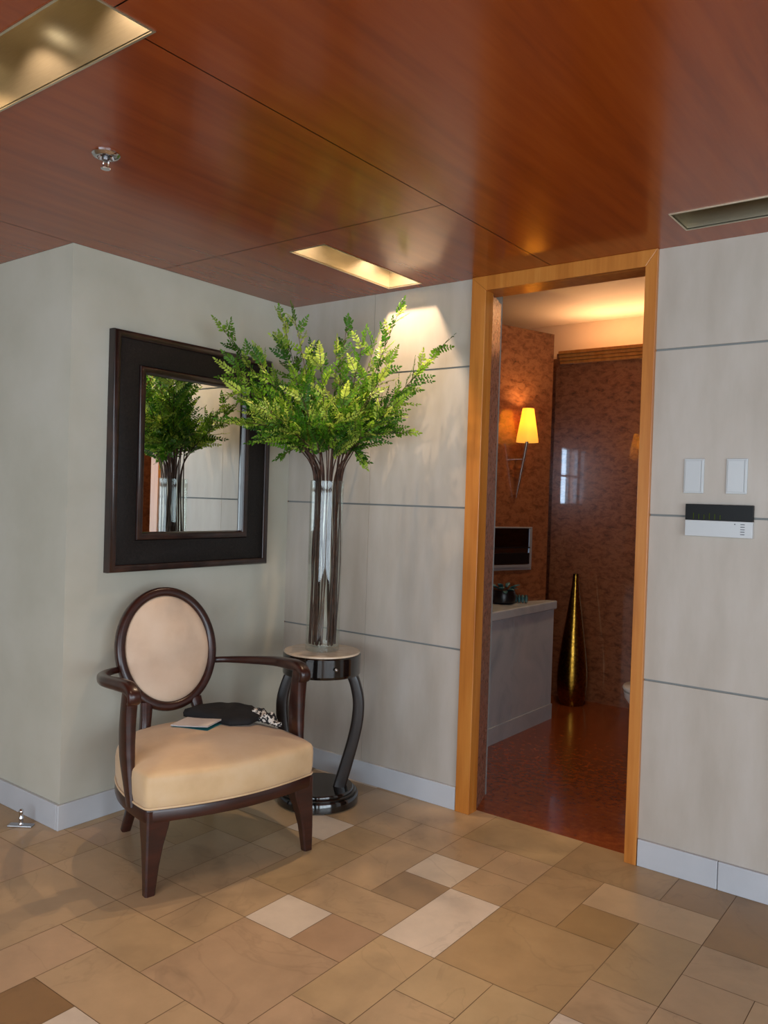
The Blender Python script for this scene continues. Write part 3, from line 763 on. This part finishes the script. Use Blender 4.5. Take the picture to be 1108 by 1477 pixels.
# ------------------------------------------------------------------ SWITCHES AND THERMOSTAT
def switch(x0, label):
    t_ = thing('light_switch', label, 'switch', (x0+.0375, 0, 1.555), 0, 'white switch plates')
    obj('plate', boxes(((-.0375, -.007, -.066), (.0375, 0, .066))), M_white, t_, bevel=.002)
    obj('rocker', boxes(((-.032, -.010, -.060), (.026, -.006, .060))), M_white, t_, bevel=.0015)
    obj('dimmer_bar', boxes(((.0285, -.011, -.060), (.0345, -.006, .060))), M_white, t_, bevel=.0015)
switch(2.117, 'white switch plate above the thermostat, next to the door casing')
switch(2.273, 'white switch plate above the thermostat, further from the door')
t_ = thing('thermostat', 'black and white wall thermostat with green display marks below the switches', 'thermostat', (2.254, 0, 1.3865))
obj('body', boxes(((-.122, -.020, -.061), (.122, 0, .0))), M_white, t_, bevel=.002)
o = obj('display', boxes(((-.122, -.019, .0005), (.122, 0, .061))), M_panel_black, t_, bevel=.001)
bm = new()
for k in range(6):
    h_ = (.024, .020, .018, .024, .021, .018)[k]; x = -.092+k*.0195
    box(bm, (x, -.0195, .004), (x+.0022, -.0185, .004+h_))
obj('display_marks', bm, M_led, o)
bm = new()
for k in range(5): box(bm, (.080, -.0206, -.012-k*.0092), (.095, -.0195, -.0095-k*.0092))
box(bm, (.058, -.0206, -.0125), (.062, -.0195, -.0085))
obj('printed_marks', bm, M_mark, t_)
obj('button', boxes(((.068, -.0212, -.013), (.074, -.0195, -.008))), M_white, t_)

# ------------------------------------------------------------------ FLOOR BOLT
t_ = thing('floor_bolt', 'small chrome bolt standing on a metal plate beside the left baseboard', 'door stop', (-.150, -1.398, 0), math.radians(35))
obj('plate', boxes(((-.052, -.018, 0), (.052, .018, .007))), M_steel, t_, bevel=.002)
bm = new(); lathe(bm, [(.012, .007), (.009, .012), (.008, .028), (.011, .031), (.011, .036), (.008, .040), (.008, .056), (.011, .060), (.010, .066), (.006, .072), (.0, .074)], 20); obj('pin', bm, M_chrome, t_, 50)

# ------------------------------------------------------------------ BATHROOM THINGS
def counter():
    t_ = thing('vanity_counter', 'pale marble vanity counter along the left of the bathroom doorway', 'counter', (0.765, 1.0, 0))
    def wx(y, off=0):      # x of the lamp wall's face at depth y
        return P0.x + D0.x/D0.y*(y-P0.y) + off
    y0, y1 = YB+.03, 1.80
    def poly(dx, ya, yb): return [(dx, ya-1.0), (dx, yb-1.0), (wx(min(yb, 1.766))-.765+.002, min(yb, 1.766)-1.0), (wx(ya)-.765+.002, ya-1.0)]
    bm = new(); prism(bm, poly(-.02, y0, 1.239), 0.10, .733); prism(bm, poly(-.02, 1.241, y1-.006), 0.10, .733)
    obj('front_panel', bm, M_marble, t_)
    bm = new(); prism(bm, poly(0.0, y0, y1), .733, .790); obj('countertop', bm, M_marble, t_, bevel=.008, segs=3)
    bm = new(); prism(bm, poly(-.012, y0, y1-.004), 0, .10); obj('plinth', bm, M_marble, t_)
counter()

def sconce():
    s0 = .31
    b0 = on_wall(s0, 0, 0)
    ang = math.atan2(N0.y, N0.x)
    t_ = thing('wall_sconce', 'lit wall sconce with a tapered yellow glass shade and thin metal stem', 'lamp', (b0.x, b0.y, 1.46), ang)   # local x: out of the wall
    zc = .36
    bm = new(); lathe(bm, [(.070, 1.815-1.46), (.068, 1.84-1.46), (.036, 2.03-1.46), (.033, 2.03-1.46), (.065, 1.84-1.46), (.067, 1.815-1.46)], 40, cap=False)
    bmesh.ops.transform(bm, matrix=Matrix.Translation((.10, 0, 0)) , verts=bm.verts)
    m = bpy.data.materials.new('shade_glass'); m.use_nodes = True; t = m.node_tree; b = t.nodes['Principled BSDF']
    b.inputs['Base Color'].default_value = lin((255,226,140)); b.inputs['Roughness'].default_value = .4
    tl = t.nodes.new('ShaderNodeBsdfTranslucent'); tl.inputs[0].default_value = lin((255,214,92)); mx = t.nodes.new('ShaderNodeMixShader'); mx.inputs[0].default_value = .75
    t.links.new(b.outputs[0], mx.inputs[1]); t.links.new(tl.outputs[0], mx.inputs[2]); t.links.new(mx.outputs[0], t.nodes['Material Output'].inputs[0])
    b.inputs['Emission Color'].default_value = lin((255,214,110)); b.inputs['Emission Strength'].default_value = .9
    obj('shade', bm, m, t_, 50)
    bm = new(); tube(bm, [(.016, 0, 0), (.030, 0, .06), (.066, 0, .22), (.092, 0, .335), (.10, 0, .40)], [.003, .006, .008, .010, .013], 10, 5); obj('stem', bm, M_chrome, t_, 60)
    bm = new(); lathe(bm, [(.014, .375), (.017, .38), (.017, .43), (.012, .435)], 20); bmesh.ops.transform(bm, matrix=Matrix.Translation((.10, 0, 0)), verts=bm.verts); obj('lamp_holder', bm, M_chrome, t_, 50)
    bm = new(); lathe(bm, [(.0, .435), (.014, .44), (.019, .47), (.012, .50), (.0, .51)], 20, cap=False); bmesh.ops.transform(bm, matrix=Matrix.Translation((.10, 0, 0)), verts=bm.verts); obj('bulb', bm, emit_mat('sconce_bulb', (255,206,110), 25), t_, 60)
    bm = new(); tube(bm, [(0, 0, .25), (.035, 0, .25), (.074, 0, .25)], .007, 10, 2); obj('wall_arm', bm, M_chrome, t_, 60)
    light('sconce_light', 'POINT', (.10, 0, .545), 5.0, (1.0, .62, .24), parent=t_, shadow_soft_size=.015)
sconce()

def dispenser():
    # stainless recessed unit flush in the lamp wall; s runs from .15 (right) to .51 (left)
    t_ = thing('towel_dispenser', 'stainless towel dispenser set in the granite wall above the counter', 'dispenser', on_wall(.505, 0, .995), math.atan2(D0.y, D0.x))
    # local x along the wall towards its free edge, local -y out of the wall
    Wd, Hh_ = .355, .28
    bm = new()
    for a in (((0, -.012, 0), (Wd, 0, .016)), ((0, -.012, Hh_-.010), (Wd, 0, Hh_)), ((0, -.012, .016), (.012, 0, Hh_-.010)), ((Wd-.022, -.012, .016), (Wd, 0, Hh_-.010))): box(bm, *a)
    obj('frame', bm, M_satin, t_, bevel=.003)
    obj('mirror_panel', boxes(((.012, -.005, .150), (Wd-.022, .0, Hh_-.010))), new_mat('dark_mirror', (88,88,94), .04, 1.0), t_)
    obj('shelf_bar', boxes(((.012, -.016, .142), (Wd-.022, 0, .150))), M_dark_int, t_)
    obj('back_plate', boxes(((.012, -.004, .10), (Wd-.022, 0, .142))), new_mat('grey_steel', (130,140,152), .2, 1.0), t_)
    obj('black_drawer', boxes(((.014, -.020, .040), (Wd-.026, 0, .112))), M_dark_int, t_, bevel=.003)
    obj('lower_tray', boxes(((.012, -.018, .016), (Wd-.022, 0, .036))), M_satin, t_, bevel=.003)
dispenser()

# dark ornament on the counter
t_ = thing('counter_ornament', 'dark ornament with teal leafy shapes on the marble counter', 'ornament', (0.60, 1.36, .790), .3)
bm = new(); lathe(bm, [(.05, 0), (.075, .01), (.082, .05), (.070, .085), (.0, .09)], 24); obj('bowl', bm, M_dark_int, t_, 50)
rnd = random.Random(3); bm = new()
for k in range(16):
    a = rnd.uniform(-PI, PI); e = rnd.uniform(.1, .9); L = rnd.uniform(.05, .09); c = Vector((math.cos(a)*.04, math.sin(a)*.04, .075+.03*e))
    dd = Vector((math.cos(a)*math.cos(e), math.sin(a)*math.cos(e), math.sin(e)*.8))
    sweep(bm, [c, c+dd*L*.5, c+dd*L+Vector((0, 0, -.012))], [(.006, .004), (.017, .006), (.003, .002)], (-math.sin(a), math.cos(a), 0), 8, 2, 4)
obj('leaves', bm, M_teal_leaf, t_, 60)
rt_ = thing('rolled_cloth', 'small striped rolled cloth in front of the dark ornament on the counter', 'cloth', (0.655, 1.47, .790), .5)
bm = new()
for k in range(5):
    x = -.055+k*.022
    lathe(bm, [(.012, 0), (.024, .003), (.027, .010), (.024, .018), (.012, .021)], 18)
    bmesh.ops.transform(bm, matrix=Matrix.Translation((x, 0, .0275)) @ Matrix.Rotation(PI/2, 4, 'Y'), verts=bm.verts[-90:])
obj('roll', bm, M_teal_leaf, rt_, 60)

# tall bottle vase
t_ = thing('floor_vase', 'tall slender gold-brown bottle vase on the bathroom floor', 'vase', (0.685, 2.262, 0))
bm = new(); lathe(bm, [(.0, 0), (.075, 0), (.082, .006), (.100, .07), (.108, .16), (.106, .24), (.096, .34), (.080, .46), (.060, .60), (.040, .74), (.026, .85), (.020, .925), (.021, .935), (.016, .935), (.015, .90), (.0, .80)], 56, cap=False); obj('body', bm, M_gold, t_, 50)

# white bowl by the right casing
def toilet():
    t_ = thing('toilet', 'white ceramic bowl rim just showing past the right door casing', 'toilet', (1.60, 1.40, 0))
    def ov(a, b, z, dx=0): return [(dx+a*math.cos(2*PI*i/40), b*math.sin(2*PI*i/40), z) for i in range(40)]
    bm = new(); loft(bm, [ov(.13, .11, 0, .04), ov(.13, .11, .04, .04), ov(.11, .09, .12, .05), ov(.15, .13, .24, .03), ov(.20, .17, .34), ov(.205, .178, .375), ov(.18, .15, .385), ov(.14, .11, .30), ov(.06, .05, .22)]); obj('bowl', bm, M_ceramic, t_, 60)
    bm = new(); loft(bm, [ov(.208, .180, .386), ov(.212, .184, .396), ov(.205, .178, .408), ov(.05, .04, .412)]); obj('lid', bm, M_ceramic, t_, 60)
    obj('tank', boxes(((.22, -.19, .36), (.42, .19, .74))), M_ceramic, t_, bevel=.02, segs=3)
    obj('tank_foot', boxes(((.12, -.11, 0), (.40, .11, .37))), M_ceramic, t_, bevel=.02, segs=3)
toilet()
